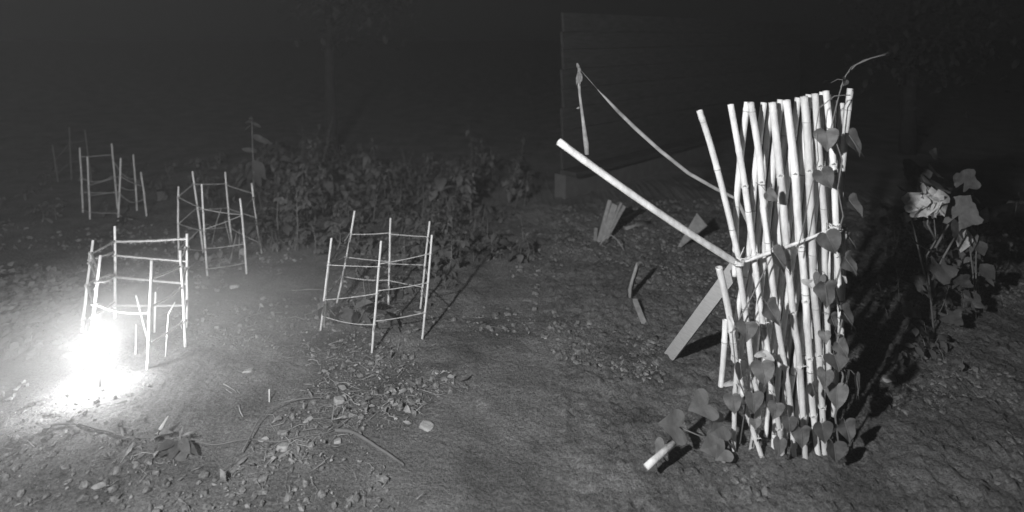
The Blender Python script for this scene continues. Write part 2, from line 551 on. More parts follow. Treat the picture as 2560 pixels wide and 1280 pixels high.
# fourth cage, in the dark
Y4 = lambda v: 280 + v / 4.0
cage('small dim rope cage with slack twine, in the dark behind the brightest cage',
     {'a': (199, 369, 207, 531), 'b': (218, 392, 225, 549), 'c': (279, 359, 294, 521), 'd': (302, 395, 295, 560), 'e': (333, 386, 342, 527), 'f': (352, 430, 366, 543)},
     'acefdb',
     [('a', Y4(450), 'c', Y4(425), 0.002), ('a', Y4(655), 'c', Y4(625), 0.05), ('b', Y4(735), 'd', Y4(645), 0.002), ('b', Y4(838), 'd', Y4(798), 0.002), ('b', Y4(1003), 'd', Y4(1018), 0.004),
      ('a', Y4(800), 'c', Y4(800), 0.004), ('c', Y4(470), 'e', Y4(665), 0.06), ('d', Y4(640), 'f', Y4(745), 0.01), ('d', Y4(810), 'f', Y4(865), 0.06), ('d', Y4(1030), 'f', Y4(1055), 0.035), ('a', Y4(965), 'b', Y4(1003), 0.004), ('c', Y4(700), 'e', Y4(775), 0.03)],
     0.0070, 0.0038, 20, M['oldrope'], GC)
# fifth cage, its dimness put into darker post and twine colour
cage('almost invisible far cage of thin posts in the blackness',
     {'a': (131, 362, 146, 452), 'b': (173, 318, 179, 446), 'c': (212, 324, 229, 450)},
     'abc',
     [('a', 400, 'b', 356, 0.004), ('b', 356, 'c', 351, 0.004), ('a', 430, 'b', 402, 0.004), ('b', 402, 'c', 396, 0.01)],
     0.0050, 0.0026, 0, M['dimpost'], GC, 'dimpost')

# ------------------------------------------------------------------ loose stakes inside the cages
def stake(label, pts, r, group, m='stake'):
    b = ground(*pts[-1])
    P = [at(x, y, b.y + 0.0) for x, y in pts[:-1]][::-1]
    o = thing('stake', label, 'stake', b, group)
    mb = MB()
    full = [b - Vector((0, 0, 0.03))] + P
    mb.tube(full, [r] * (len(full) - 1) + [r * 0.8], 7)
    mb.build('shaft', M[m], o)
    return o

GS = 'short stakes pushed into the soil inside the cages'
stake('slanting peg with a clear top, inside the glaring cage', [(340, 738), (372, 850)], 0.0052, GS)
stake('upright peg beside the front post of the glaring cage', [(389, 730), (386, 836)], 0.0056, GS)
stake('thin crooked shoot with a bent tip in the glaring cage', [(438, 755), (421, 786), (413, 897)], 0.0036, GS)
stake('short pale stub rising from the whitest glare', [(340, 812), (339, 888)], 0.0036, GS)
stake('slanting stub near the leafy ground cover, in the glaring cage', [(248, 825), (233, 877)], 0.0048, GS)
stake('small pointed stub at the foot of the glaring cage', [(263, 852), (255, 889)], 0.0042, GS)
stake('long thin curved shoot inside the tall cage by the weeds', [(553, 521), (540, 560), (528, 611)], 0.0040, GS, 'straw')
stake('stub leaning against the back of the tall cage by the weeds', [(562, 551), (571, 585), (580, 616)], 0.0052, GS, 'straw')
stake('slanting straight peg inside the tall cage by the weeds', [(591, 584), (573, 655)], 0.0050, GS, 'straw')
stake('upright thin peg inside the tall cage by the weeds', [(598, 573), (599, 645)], 0.0046, GS, 'straw')
stake('upright pale peg alone on the open soil', [(673, 973), (674, 1004)], 0.0034, GS)

# ------------------------------------------------------------------ stones
def stone(label, px, py, w, h, seed, m='stone'):
    b = ground(px, py)
    r = w * b.y / F / 2
    rr = random.Random(seed)
    import bmesh
    bm = bmesh.new()
    bmesh.ops.create_icosphere(bm, subdivisions=3, radius=1)
    off = Vector((seed * 3.1, seed * 1.7, 0))
    for v in bm.verts:
        n = 1 + 0.28 * noise.noise(v.co * 1.3 + off) + 0.10 * noise.noise(v.co * 3.5 + off)
        q = v.co * n
        v.co = Vector((max(-.8, min(.85, q.x)) * r * 1.2, max(-.7, min(.7, q.y)) * r * 1.1, max(-.5, min(.62, q.z)) * r * h))
    me = bpy.data.meshes.new('stone')
    bm.to_mesh(me); bm.free()
    me.materials.append(M[m])
    me.polygons.foreach_set('use_smooth', [True] * len(me.polygons))
    o = bpy.data.objects.new('stone', me)
    o.location = b + Vector((0, 0, r * h * 0.25))
    o.rotation_euler = (rr.uniform(-.2, .2), rr.uniform(-.2, .2), rr.uniform(-.6, .6))
    COL.objects.link(o)
    return tag(o, label, 'stone', 'pale stones lying on the soil')

stone('pale knobbly stone on the path past the tall cage', 586, 722, 22, 0.8, 1)
stone('flat square-cornered pale stone alone on dark soil', 1067, 1069, 34, 0.5, 2)
stone('rounded grey stone in front of the long root', 708, 1126, 28, 0.8, 3)
stone('wide flat stone where the glare fades on the path', 621, 927, 24, 0.5, 4)
stone('grey stone with a forked dry sprig against it', 848, 1008, 26, 0.9, 5)
stone('round pale stone on soil to the near side of the leaning cage', 977, 1001, 16, 0.8, 6)
stone('pale stone at the near edge beside dry stalks', 844, 1112, 18, 0.7, 7)
stone('grey half-sunk stone beyond the leaning cage post', 1090, 933, 18, 0.7, 8)
stone('pale stone among weeds behind the trellis shadow', 2222, 962, 34, 0.8, 9)
stone('rounded pale stone under the flowering plant', 2362, 957, 26, 0.8, 10)
stone('dull low stone on the soil before the cane bundle', 1448, 882, 30, 0.7, 11, 'crumb')

# ------------------------------------------------------------------ twigs, roots and dry sprigs
def ground_line(name, label, cat, pts, r, m, lift=0.004, arch=None, group=None):
    P = [ground(*q) for q in pts]
    Q = []
    for i in range(len(P) - 1):                                  # Catmull-Rom
        p0, p1, p2, p3 = P[max(i - 1, 0)], P[i], P[i + 1], P[min(i + 2, len(P) - 1)]
        for s in range(8):
            t = s / 8
            q = 0.5 * ((2 * p1) + (p2 - p0) * t + (2 * p0 - 5 * p1 + 4 * p2 - p3) * t * t + (3 * p1 - p0 - 3 * p2 + p3) * t ** 3)
            q.z = gh(q.x, q.y) + lift + r * 0.6
            Q.append(q)
    P[-1].z += lift
    Q.append(P[-1])
    if arch:
        for i, q in enumerate(Q):
            q.z += arch * math.sin(math.pi * i / (len(Q) - 1))
    mb = MB()
    rad = [r * (1 - 0.5 * i / len(Q)) * (1 + R.uniform(-.1, .1)) for i in range(len(Q))]
    mb.tube(Q, rad, 6)
    o = mb.build(name, M[m])
    return tag(o, label, cat, group)

ground_line('root', 'long thin root wandering across the near soil', 'root', [(128, 1075), (190, 1069), (260, 1085), (330, 1100), (400, 1100), (470, 1106), (540, 1116), (620, 1108), (690, 1115), (760, 1105), (830, 1090), (878, 1052)], 0.0042, 'root', 0.006)
ground_line('twig', 'long arching bramble twig rising over the near root', 'twig', [(606, 1140), (628, 1108), (650, 1070), (690, 1038), (745, 1014), (815, 1004)], 0.0030, 'twig', 0.012, 0.02)
ground_line('hose', 'thick dark root end running off the near edge', 'root', [(838, 1090), (880, 1092), (915, 1106), (945, 1124), (975, 1142), (1010, 1166)], 0.0085, 'root', 0.004).name = 'thick_root'
ground_line('twig', 'thin straight twig lying on the open path', 'twig', [(586, 817), (620, 802), (662, 790)], 0.0026, 'straw')
ground_line('twig', 'thin twig lying level near the leaning cage', 'twig', [(730, 733), (770, 730), (806, 727)], 0.0024, 'straw')
ground_line('twig', 'crooked pale twig on the soil past the long root', 'twig', [(598, 1020), (600, 1034), (608, 1048)], 0.0034, 'straw')
ground_line('twig', 'pale twig bent like an elbow on the soil', 'twig', [(1089, 974), (1098, 981), (1089, 988)], 0.0030, 'straw')
ground_line('twig', 'forked pale twig beyond the grey stone', 'twig', [(857, 984), (876, 998), (888, 1014), (902, 1004)], 0.0032, 'straw')

def sprig(label, base_px, stems, m='straw', r=0.0028):
    b = ground(*base_px)
    o = thing('dry_sprig', label, 'dry sprig', b, 'dry sprigs and dead shoots on the soil')
    for st in stems:
        mb = MB()
        pts = [at(x, y, b.y + dy) for x, y, dy in st]
        pts[0].z = max(pts[0].z, gh(pts[0].x, pts[0].y) - 0.005)
        mb.tube(pts, [r * (1 - 0.5 * i / len(pts)) for i in range(len(pts))], 5)
        mb.build('stem', M[m], o)
    return o

sprig('forked dry sprig standing upright near the long root', (830, 1062),
      [[(830, 1064, 0), (832, 1040, 0), (836, 1004, .02)], [(833, 1030, .01), (843, 1016, .01), (856, 1014, .02)], [(829, 1050, 0), (845, 1046, -.02), (858, 1041, -.03)], [(856, 1014, .02), (860, 1024, .01), (856, 1034, 0)], [(829, 1062, 0), (834, 1074, -.03)]])
sprig('flat spray of pale dry stalks on the path', (796, 912),
      [[(780, 898, .05), (794, 902, .02), (797, 913, 0)], [(764, 914, 0), (780, 908, .02), (797, 912, 0)], [(776, 924, -.03), (797, 914, 0)], [(797, 912, 0), (811, 910, .02)], [(770, 900, .04), (786, 898, .04)]])
sprig('broken dry stalks beside the fading glare', (583, 985),
      [[(560, 960, .06), (578, 970, .03), (590, 978, 0)], [(566, 974, .03), (583, 985, 0)], [(572, 990, 0), (592, 994, 0)], [(592, 975, .02), (600, 983, .0)], [(577, 978, .02), (580, 998, -.03)]])

# clump of dry and broad leaves at the near edge
b = ground(410, 1112)
dl = thing('dead_shoot', 'withered shoot with one pale upright tip at the near edge', 'dead shoot', b)
mb = MB(); mb.tube([at(384, 1096, b.y), at(404, 1070, b.y), at(421, 1040, b.y + .02)], [.006, .009, .003], 6); mb.build('stem', M['petal'], dl)
for (x, y, ex, ey, w) in [(398, 1082, 418, 1076, 14), (395, 1088, 380, 1094, 12), (400, 1076, 384, 1080, 10)]:
    mb = MB(); a, e = at(x, y, b.y - .02), at(ex, ey, b.y - .05); mb.leaf(a, e - a, (0, -.6, .8), (e - a).length * 1.2, w * b.y / F, .3, .4, .3); mb.build('leaf', M['deadleaf'], dl)
b = ground(445, 1128)
dl = thing('low_plant', 'low plant of limp grey leaves with a feathery dry head', 'plant', b)
for (x, y, ex, ey, w) in [(445, 1100, 428, 1142, 34), (450, 1098, 470, 1128, 26), (440, 1104, 396, 1120, 26), (452, 1110, 456, 1152, 40), (438, 1112, 400, 1136, 24), (458, 1104, 488, 1130, 20)]:
    mb = MB(); a, e = at(x, y, b.y), at(ex, ey, b.y - .06); mb.leaf(a, e - a, (0, -.6, .8), (e - a).length * 1.1, w * b.y / F, .15, .2, .2); mb.build('leaf', M['leaf'], dl)
for k in range(9):
    mb = MB(); a = at(452, 1090, b.y); e = at(452 + R.uniform(-22, 24), 1074 + R.uniform(-6, 14), b.y + R.uniform(-.03, .03)); mb.leaf(a, e - a, (0, -1, .4), (e - a).length + .01, .008, .3, .3, 0, 'lance'); mb.build('bract', M['deadleaf'], dl)
mb = MB(); mb.tube([b, at(450, 1104, b.y), at(452, 1088, b.y)], .003, 5); mb.build('stem', M['stem'], dl)

# ------------------------------------------------------------------ living plants
def plant(name, label, base, stems, leaves, ml='leaf', ms='stem', cat='plant', group=None):
    """stems: lists of points; leaves: (origin, tip, up, width, shape)"""
    o = thing(name, label, cat, base, group)
    for st, r in stems:
        mb = MB(); mb.tube(st, [r * (1 - 0.55 * i / max(1, len(st) - 1)) for i in range(len(st))], 6); mb.build('stem', M[ms], o)
    for (a, e, up, w, sh) in leaves:
        mb = MB()
        a, e = Vector(a), Vector(e)
        mb.leaf(a, e - a, up, (e - a).length, w, R.uniform(.1, .35), R.uniform(.08, .3), R.uniform(-.1, .2), sh)
        mb.build('leaf', M[ml], o)
    return o

# tall plant standing out of the weeds
Yb = 5.6
b = Vector(((634 - 1280) * Yb / F, Yb, 0))
lv = []
for (x, y, ex, ey, w, sh) in [(630, 338, 665, 352, 60, 'ovate'), (632, 342, 682, 354, 50, 'ovate'), (628, 312, 608, 326, 12, 'lance'), (629, 306, 606, 300, 34, 'ovate'), (630, 308, 655, 318, 42, 'ovate'), (630, 300, 622, 288, 30, 'ovate'),
                          (633, 400, 664, 446, 96, 'ovate'), (632, 405, 598, 448, 90, 'ovate'), (632, 380, 602, 368, 50, 'ovate'), (634, 430, 655, 470, 60, 'ovate'), (632, 425, 612, 470, 60, 'ovate'), (632, 370, 640, 390, 40, 'ovate')]:
    a = at(x, y, Yb); e = at(ex, ey, Yb - R.uniform(-.06, .12)); lv.append((a, e, (R.uniform(-.2, .2), -.6, .9), w * Yb / F * .30, sh))
plant('tall_weed', 'tall lone weed with big drooping leaves rising above the undergrowth', b, [([b, at(634, 430, Yb), at(631, 360, Yb), at(630, 302, Yb)], 0.008)], lv, 'weed')

# broad-leaved plant in the leaning cage
Yb = 3.32
b = ground(892, 812)
lv = []
for (x, y, ex, ey, w) in [(886, 752, 912, 728, 34), (884, 770, 916, 742, 36), (858, 770, 878, 800, 44), (846, 792, 832, 806, 22), (850, 780, 830, 800, 26), (884, 782, 884, 806, 34), (905, 770, 930, 748, 26), (962, 782, 995, 808, 30), (930, 776, 976, 772, 18), (810, 760, 790, 776, 20), (812, 752, 792, 774, 18), (856, 766, 850, 752, 20), (940, 700, 925, 716, 16), (968, 790, 985, 806, 22), (905, 790, 925, 800, 18), (872, 760, 868, 722, 12)]:
    a = at(x, y, Yb + R.uniform(-.12, .12)); e = at(ex, ey, Yb + R.uniform(-.2, .1)); lv.append((a, e, (R.uniform(-.3, .3), -.5, .8), w * Yb / F * .75, 'ovate' if R.random() < .6 else 'lance'))
plant('broad_leaved_plant', 'broad-leaved plant with long grey leaves growing inside the leaning cage', b,
      [([b, at(888, 770, Yb), at(878, 740, Yb)], .004), ([b, at(860, 790, Yb), at(850, 772, Yb)], .004), ([b, at(916, 765, Yb), at(908, 704, Yb)], .004), ([b, at(940, 790, Yb), at(966, 782, Yb)], .0035), ([b, at(840, 792, Yb), at(810, 756, Yb)], .0035)], lv, 'leaf')

# seedling leaves at the foot of the tall cage
Yb = 4.25
b = ground(520, 654)
lv = []
for (x, y, ex, ey, w) in [(493, 628, 490, 652, 11), (550, 622, 548, 650, 15), (536, 655, 537, 668, 8), (505, 662, 514, 668, 14), (528, 640, 520, 656, 10), (604, 620, 612, 640, 20), (470, 660, 480, 668, 14), (530, 636, 541, 644, 10), (500, 645, 510, 650, 12)]:
    a = at(x, y, Yb); e = at(ex, ey, Yb - .02); lv.append((a, e, (R.uniform(-.3, .3), -.8, .4), w * Yb / F, 'ovate'))
plant('seedling', 'small seedling with paddle leaves at the foot of the tall cage', b, [([b, at(493, 628, Yb)], .002), ([b, at(550, 622, Yb)], .002), ([b, at(604, 622, Yb)], .002)], lv, 'ivy')

# leaflet weeds at the front edge of the undergrowth
def leaflet_weed(label, px, py, top, n, spread, sz, seed):
    rr = random.Random(seed)
    b = ground(px, py)
    t = at(px + rr.uniform(-10, 14), top, b.y)
    st, lv = [], []
    mid = b.lerp(t, .5) + Vector((rr.uniform(-.02, .02), 0, 0))
    st.append(([b, mid, t], .0045))
    for k in range(n):
        h = rr.uniform(.25, 1.0)
        a = b.lerp(t, h)
        az = rr.random() * 6.28
        d = Vector((math.cos(az), math.sin(az), rr.uniform(-.1, .5))).normalized()
        e = a + d * spread * rr.uniform(.5, 1.0)
        st.append(([a, a.lerp(e, .5) + Vector((0, 0, .01)), e], .0018))
        for q in (-1, 0, 1):
            dd = (Matrix.Rotation(q * .9, 3, 'Z') @ d)
            dd.z = -.15
            lv.append((e, e + dd * sz * rr.uniform(.8, 1.15), (0, -.35, 1), sz * .62, 'ovate'))
    return plant('leaflet_weed', label, b, st, lv, 'weed', group='leafy weeds at the edge of the undergrowth')

leaflet_weed('three-leaflet weed in front of the undergrowth, halfway between two cages', 788, 640, 566, 9, .10, .055, 1)
leaflet_weed('bushy three-leaflet weed just behind the leaning cage', 838, 648, 560, 10, .12, .055, 2)
leaflet_weed('slender weed on a bare stalk beside the tall cage', 745, 628, 470, 8, .10, .06, 3)
leaflet_weed('slim upright weed midway along the undergrowth front', 700, 610, 480, 8, .10, .06, 4)
leaflet_weed('dense weed seen through the leaning cage', 1005, 680, 586, 11, .13, .06, 5)
leaflet_weed('weed standing past the outer post of the leaning cage', 1120, 690, 600, 9, .12, .06, 6)

# undergrowth: a mass of weeds
UG = MB(); US = MB()
ur = random.Random(21)
def weed_patch(pxa, pxb, Ya, Yb, count, hmin, hmax, lsz):
    for k in range(count):
        Y = ur.uniform(Ya, Yb)
        px = pxa + (pxb - pxa) * (ur.random() if pxb < 1000 else ur.random() ** 1.5)
        q_ = .5 + .9 * noise.noise(Vector((px * .012, Y * 1.6, 2.2)))
        if ur.random() > .15 + q_: continue
        x = (px - 1280) * Y / F
        if x > 0.2 and Y > 4.9 + (x): continue
        b = Vector((x, Y, gh(x, Y)))
        h = ur.uniform(hmin, hmax) * (.45 + .8 * max(0, q_)) * (1.5 if ur.random() < .06 else 1)
        lean = Vector((ur.uniform(-.3, .3), ur.uniform(-.3, .2), 1)).normalized()
        t = b + lean * h
        US.tube([b, b.lerp(t, .5) + Vector((ur.uniform(-.015, .015), 0, 0)), t], [.003, .0025, .0012], 4, cap=False)
        n = int(5 + h * 34)
        lsz_ = lsz * ur.choice((.55, .8, 1, 1.5))
        wd_ = ur.choice((.3, .45, .62, .75))
        for q in range(n):
            a = b.lerp(t, ur.uniform(.2, 1))
            az = ur.random() * 6.28
            d = Vector((math.cos(az), math.sin(az), ur.uniform(-.5, .45))).normalized()
            l = lsz_ * ur.uniform(.5, 1.35)
            a = a + d * ur.uniform(0, .05)
            UG.leaf(a, d, Vector((ur.uniform(-.3, .3), ur.uniform(-.5, .2), 1)), l, l * wd_ * ur.uniform(.8, 1.1), ur.uniform(.1, .8), .2, .1, 'ovate' if wd_ > .4 else 'lance')
weed_patch(645, 1260, 4.5, 5.3, 170, .08, .24, .055)
weed_patch(660, 1330, 5.2, 7.4, 340, .14, .42, .075)
weed_patch(300, 680, 5.7, 7.6, 80, .06, .22, .07)
weed_patch(-40, 330, 5.0, 7.4, 60, .03, .13, .06)
weed_patch(1050, 1330, 3.9, 5.2, 60, .03, .20, .05)
weed_patch(880, 1160, 3.5, 4.4, 40, .03, .12, .045)
u = UG.build('undergrowth', M['weed'])
tag(u, 'low dark mass of leafy weeds behind the cages', 'undergrowth', kind='stuff')
u = US.build('undergrowth_stalks', M['stem'])
tag(u, 'thin stalks carrying the dark mass of weeds', 'undergrowth', kind='stuff')

# leafy ground cover lit by the added globe light
IV = MB(); IS = MB()
for k in range(1500):
    px, py = ur.uniform(-30, 262), ur.uniform(700, 905)
    if px > 262 - max(0, py - 760) * .5: continue
    if px > 190 + (py - 700) * .5: continue
    b = ground(px, py)
    h = ur.uniform(.0, .11) * (1 - max(0, px - 120) / 220)
    az = ur.random() * 6.28
    d = Vector((math.cos(az), math.sin(az), ur.uniform(-.4, .5)))
    l = ur.uniform(.022, .050)
    IV.leaf(b + Vector((0, 0, h + .012)), d, (ur.uniform(-.4, .4), ur.uniform(-.6, .1), 1), l, l * .8, .2, .15, 0, 'ovate')
    if k % 4 == 0:
        IS.tube([b, b + Vector((ur.uniform(-.02, .02), 0, h + .012))], .0012, 4, cap=False)
gc = thing('ground_cover', 'patch of small bright leaves beside the glaring cage', 'ground cover', ground(120, 820))
tag(IV.build('foliage', M['ivy'], gc), kind='stuff')
tag(IS.build('stalks', M['stem'], gc), kind='stuff')

# ------------------------------------------------------------------ litter on the soil
def scatter(n, pxr, pyr, fn, patch=0.0):
    """strew evenly over the soil itself, thinning out between patches"""
    y0, y1 = depth(pyr[1]), depth(pyr[0])
    done = 0
    while done < n:
        Y = ur.uniform(y0, y1)
        x = (ur.uniform(*pxr) - 1280) * Y / F
        done += 1
        if patch and noise.noise(Vector((x * 1.5, Y * 1.5, 3.3))) + .5 * noise.noise(Vector((x * 4, Y * 4, 1.3))) < patch * ur.random():
            continue
        fn(Vector((x, Y, gh(x, Y))))
CR = MB()
def crumb(b):
    r = 0.0025 + 0.016 * ur.random() ** 5
    CR.lump((b.x, b.y, b.z + r * .2 + .004), r, ur, .8, .35)
scatter(14000, (-60, 2620), (560, 1300), crumb, .3)
scatter(12000, (1380, 1900), (500, 1250), crumb, .05)
scatter(4500, (2100, 2560), (700, 1290), crumb, .05)
tag(CR.build('soil_crumbs', M['crumb'], smooth=False), 'loose crumbs of soil strewn over the ground', 'soil', kind='stuff')
CL = MB()
def clod(b):
    r = 0.007 + 0.022 * ur.random() ** 3.5
    CL.lump((b.x, b.y, b.z + r * .1), r, ur, .75, .3)
scatter(520, (1400, 1800), (560, 1250), clod, .3)
scatter(120, (1500, 1720), (820, 960), clod, .1)
scatter(160, (0, 1400), (640, 1290), clod, .7)
scatter(80, (2130, 2560), (800, 1250), clod, .3)
tag(CL.build('clods', M['dirt']), 'half-buried clods of soil breaking the surface', 'soil', kind='stuff')
PB = MB()
def pebble(b):
    r = 0.0022 + 0.005 * ur.random() ** 3
    PB.lump((b.x, b.y, b.z + r * .4 + .004), r, ur, .8, .3)
scatter(700, (0, 1400), (640, 1290), pebble, .5)
scatter(600, (1380, 2560), (620, 1290), pebble, .5)
scatter(500, (560, 1160), (830, 1160), pebble, .3)
scatter(500, (1400, 1720), (860, 1160), pebble, .3)
tag(PB.build('pebbles', M['stone']), 'tiny pale pebbles speckling the soil', 'pebbles', kind='stuff')
LL = MB()
def dead(b, s=1.0):
    az = ur.random() * 6.28
    d = Vector((math.cos(az), math.sin(az), ur.uniform(-.25, .45)))
    l = (.009 + .038 * ur.random() ** 3.5) * s
    LL.leaf(b + Vector((0, 0, .006 + .010 * ur.random())), d, (ur.uniform(-1, 1), ur.uniform(-1, .6), 1), l, l * ur.uniform(.2, .65), ur.uniform(-.5, .7), ur.uniform(-.3, .9), ur.uniform(-.5, .7), ur.choice(['ovate', 'chip', 'lance', 'chip']))
scatter(1100, (0, 1400), (640, 1290), dead, .6)
scatter(420, (640, 1180), (610, 860), dead, .3)
scatter(90, (440, 700), (655, 720), dead)
scatter(300, (100, 560), (930, 1150), dead, .3)
scatter(240, (900, 1400), (860, 1160), dead, .4)
scatter(420, (560, 1180), (860, 1180), dead, .25)
scatter(240, (1150, 1420), (700, 1290), dead, .4)
scatter(150, (60, 460), (440, 700), dead, .3)
scatter(130, (2120, 2560), (760, 1290), dead, .4)
scatter(100, (1380, 1800), (560, 1290), dead, .5)
tag(LL.build('leaf_litter', M['deadleaf']), 'curled dead leaves littering the soil', 'leaf litter', kind='stuff')
ST = MB()
def straw(b):
    az = ur.random() * 6.28
    l = .012 + .11 * ur.random() ** 2.5
    d = Vector((math.cos(az), math.sin(az), 0)) * l
    k = Vector((-d.y, d.x, 0)) * ur.uniform(-.4, .4)
    z = Vector((0, 0, .006 + ur.random() * .006))
    ST.tube([b + z, b + d * .5 + k + z * 1.6, b + d + z], [.0007 + .0009 * ur.random()] * 2 + [.0005], 4)
scatter(1100, (0, 1400), (640, 1290), straw, .7)
scatter(700, (300, 1152), (860, 1200), straw, .2)
scatter(150, (1380, 2560), (560, 1290), straw, .6)
tag(ST.build('straw_litter', M['straw']), 'bits of straw and stalk littering the soil', 'straw litter', kind='stuff')

# ------------------------------------------------------------------ cane trellis
tre = thing('cane_trellis', 'leaning folding trellis of pale canes crossed in two layers', 'trellis', Vector((1.02, 2.34, 0)))
CANES = []
def cane(pts, Ys, r, name='cane'):
    """pts in photo pixels from foot to top; Ys depth at foot and top"""
    pts = [(x, 1172) if y > 1100 else (x, y) for x, y in pts]
    n = len(pts)
    W = [at(x + R.uniform(-1.5, 1.5), y, lerp(Ys[0], Ys[1], i / (n - 1))) for i, (x, y) in enumerate(pts)]
    L = [0]
    for i in range(1, n): L.append(L[-1] + (W[i] - W[i - 1]).length)
    tot = L[-1]
    seg = 40
    nodes = []
    q = R.uniform(.03, .2)
    while q < tot - .03:
        nodes.append(q); q += R.uniform(.17, .30)
    P, rad = [], []
    samples = sorted([tot * i / seg for i in range(seg + 1)] + [min(tot, max(0, nd + e)) for nd in nodes for e in (-.004, 0, .004)])
    for s in samples:
        i = max(k for k in range(n - 1) if L[k] <= s + 1e-9)
        t = (s - L[i]) / (L[i + 1] - L[i])
        p0, p1, p2, p3 = W[max(i - 1, 0)], W[i], W[i + 1], W[min(i + 2, n - 1)]
        c = 0.5 * ((2 * p1) + (p2 - p0) * t + (2 * p0 - 5 * p1 + 4 * p2 - p3) * t * t + (3 * p1 - p0 - 3 * p2 + p3) * t ** 3)
        if P and (c - P[-1]).length < .0012: continue
        k = 1.0
        for nd in nodes:
            k = max(k, 1 + .11 * math.exp(-((s - nd) / .005) ** 2))
            if 0 < s - nd < .03: k *= .985
        P.append(c); hz_ = max(0.0, min(1.0, (c.z - .05) / 1.0)); rad.append(r * k * (.74 + .28 * hz_))
    mb = MB(); mb.tube(P, rad, 12, True, .012)
    cn = mb.build(name, M['cane'], tre)
    for nd in nodes:
        if R.random() < .35: continue                            # dark scar ring of every node
        i = min(range(1, len(samples) - 1), key=lambda k_: abs(samples[k_] - nd))
        i = min(max(i, 1), len(P) - 2)
        i = min(range(1, len(P) - 1), key=lambda k_: abs((P[k_] - W[0]).length - nd))
        t_ = (P[i + 1] - P[i - 1]).normalized()
        q_ = MB(); q_.tube([P[i] - t_ * .0022, P[i], P[i] + t_ * .0022], [rad[i] * 1.015, rad[i] * 1.05, rad[i] * 1.015], 12, False); q_.build('node', M['node'], cn)
    CANES.append(P)
    return cn

YF, YB = 2.26, 2.315
front = [
    [(1900, 1010), (1882, 922), (1866, 795), (1843, 650)],
    [(1848, 652), (1812, 500), (1780, 370), (1750, 276)],
    [(1838, 905), (1825, 800), (1810, 725), (1797, 668)],
    [(1930, 1010), (1920, 880), (1903, 785), (1885, 645), (1861, 456), (1827, 261)],
    [(1988, 1150), (1972, 987), (1946, 823), (1926, 650), (1908, 500), (1898, 390), (1877, 256)],
    [(2015, 1150), (1998, 900), (1985, 800), (1966, 602), (1956, 495), (1945, 380), (1931, 256)],
    [(2048, 1120), (2032, 1008), (2020, 820), (2007, 667), (1996, 560), (1986, 422), (1965, 250)],
    [(2064, 1120), (2047, 860), (2036, 729), (2030, 600), (2026, 480), (2018, 345), (2010, 241)],
    [(2072, 960), (2068, 800), (2063, 660), (2061, 560), (2051, 405), (2037, 234)],
    [(2104, 900), (2100, 780), (2094, 667), (2089, 560), (2081, 388), (2066, 227)],
    [(1915, 1150), (1885, 1080), (1860, 1000), (1846, 900)],
    [(1960, 1150), (1948, 1080), (1930, 980), (1916, 880)],
]
back = [
    [(1836, 690), (1838, 600), (1842, 500), (1852, 390), (1868, 255)],
    [(1832, 900), (1845, 780), (1872, 620), (1888, 440), (1909, 256)],
    [(1870, 1010), (1893, 800), (1912, 620), (1931, 440), (1951, 249)],
    [(1893, 1080), (1912, 900), (1932, 740), (1953, 560), (1976, 400), (1995, 244)],
    [(1930, 1130), (1950, 900), (1972, 730), (1990, 560), (2008, 400), (2024, 236)],
    [(1985, 1130), (2003, 900), (2018, 720), (2034, 540), (2046, 380), (2058, 230)],
    [(2040, 1120), (2040, 900), (2050, 720), (2062, 560), (2076, 400), (2084, 250)],
    [(2088, 700), (2098, 520), (2104, 430), (2114, 328), (2125, 221)],
    [(1803, 966), (1808, 890), (1813, 800)],
    [(1832, 1106), (1838, 1000), (1845, 900)],
    [(1955, 1130), (1975, 1000), (1995, 860)],
    [(2002, 1120), (2020, 980), (2034, 850)],
    [(2082, 1040), (2102, 800), (2106, 700), (2110, 568)],
    [(1872, 1140), (1890, 1050), (1905, 960)],
]
for q in front: cane(q, (YF + R.uniform(-.008, .008), YF + R.uniform(-.01, .01)), .0125 + R.uniform(-.0012, .0018))
for q in back: cane(q, (YB + R.uniform(-.008, .008), YB + R.uniform(-.01, .01)), .0118 + R.uniform(-.0012, .0014))
for q in back[1:7]: cane([(x + 19 + R.uniform(-3, 3), min(1172, y + R.uniform(4, 14))) for x, y in q], (YB + .035, YB + .035), .0112)  # third layer of canes added to thicken the shadow beside the trellis
# wire ties at the crossings
def tie(px, py):
    best = min((p for P in CANES[:len(front)] for p in P), key=lambda p: (p - at(px, py, p.y)).length)
    c = best
    mb = MB()
    for dz in (-.003, .002):
        pts = [c + Vector((.0138 * math.cos(a), .0138 * math.sin(a), dz + .003 * math.cos(a))) for a in np.linspace(0, 6.28, 11)]
        mb.tube(pts, .0013, 5, cap=False)
    s_ = R.choice((-1, 1))
    q = c + Vector((.004 * s_, -.0145, .002))
    mb.tube([q, q + Vector((s_ * .007, -.007, .008)), q + Vector((s_ * .014, -.004, .001))], .0017, 5)
    mb.tube([q, q + Vector((-s_ * .005, -.006, .006)), q + Vector((-s_ * .008, -.004, -.006))], .0015, 5)
    mb.build('tie', M['wire'], tre)
for q in [(1858, 460), (1905, 452), (1946, 448), (1988, 436), (2022, 427), (2051, 418), (2083, 412), (1881, 637), (1925, 622), (1963, 625), (2002, 612), (2032, 598), (2062, 590), (1826, 826), (1904, 797), (1986, 773), (2011, 762), (2052, 884), (1965, 928), (1998, 912), (2023, 900), (1942, 1071), (2008, 1042), (2033, 1025), (2058, 1012), (1911, 1087), (1853, 942)]:
    tie(*q)

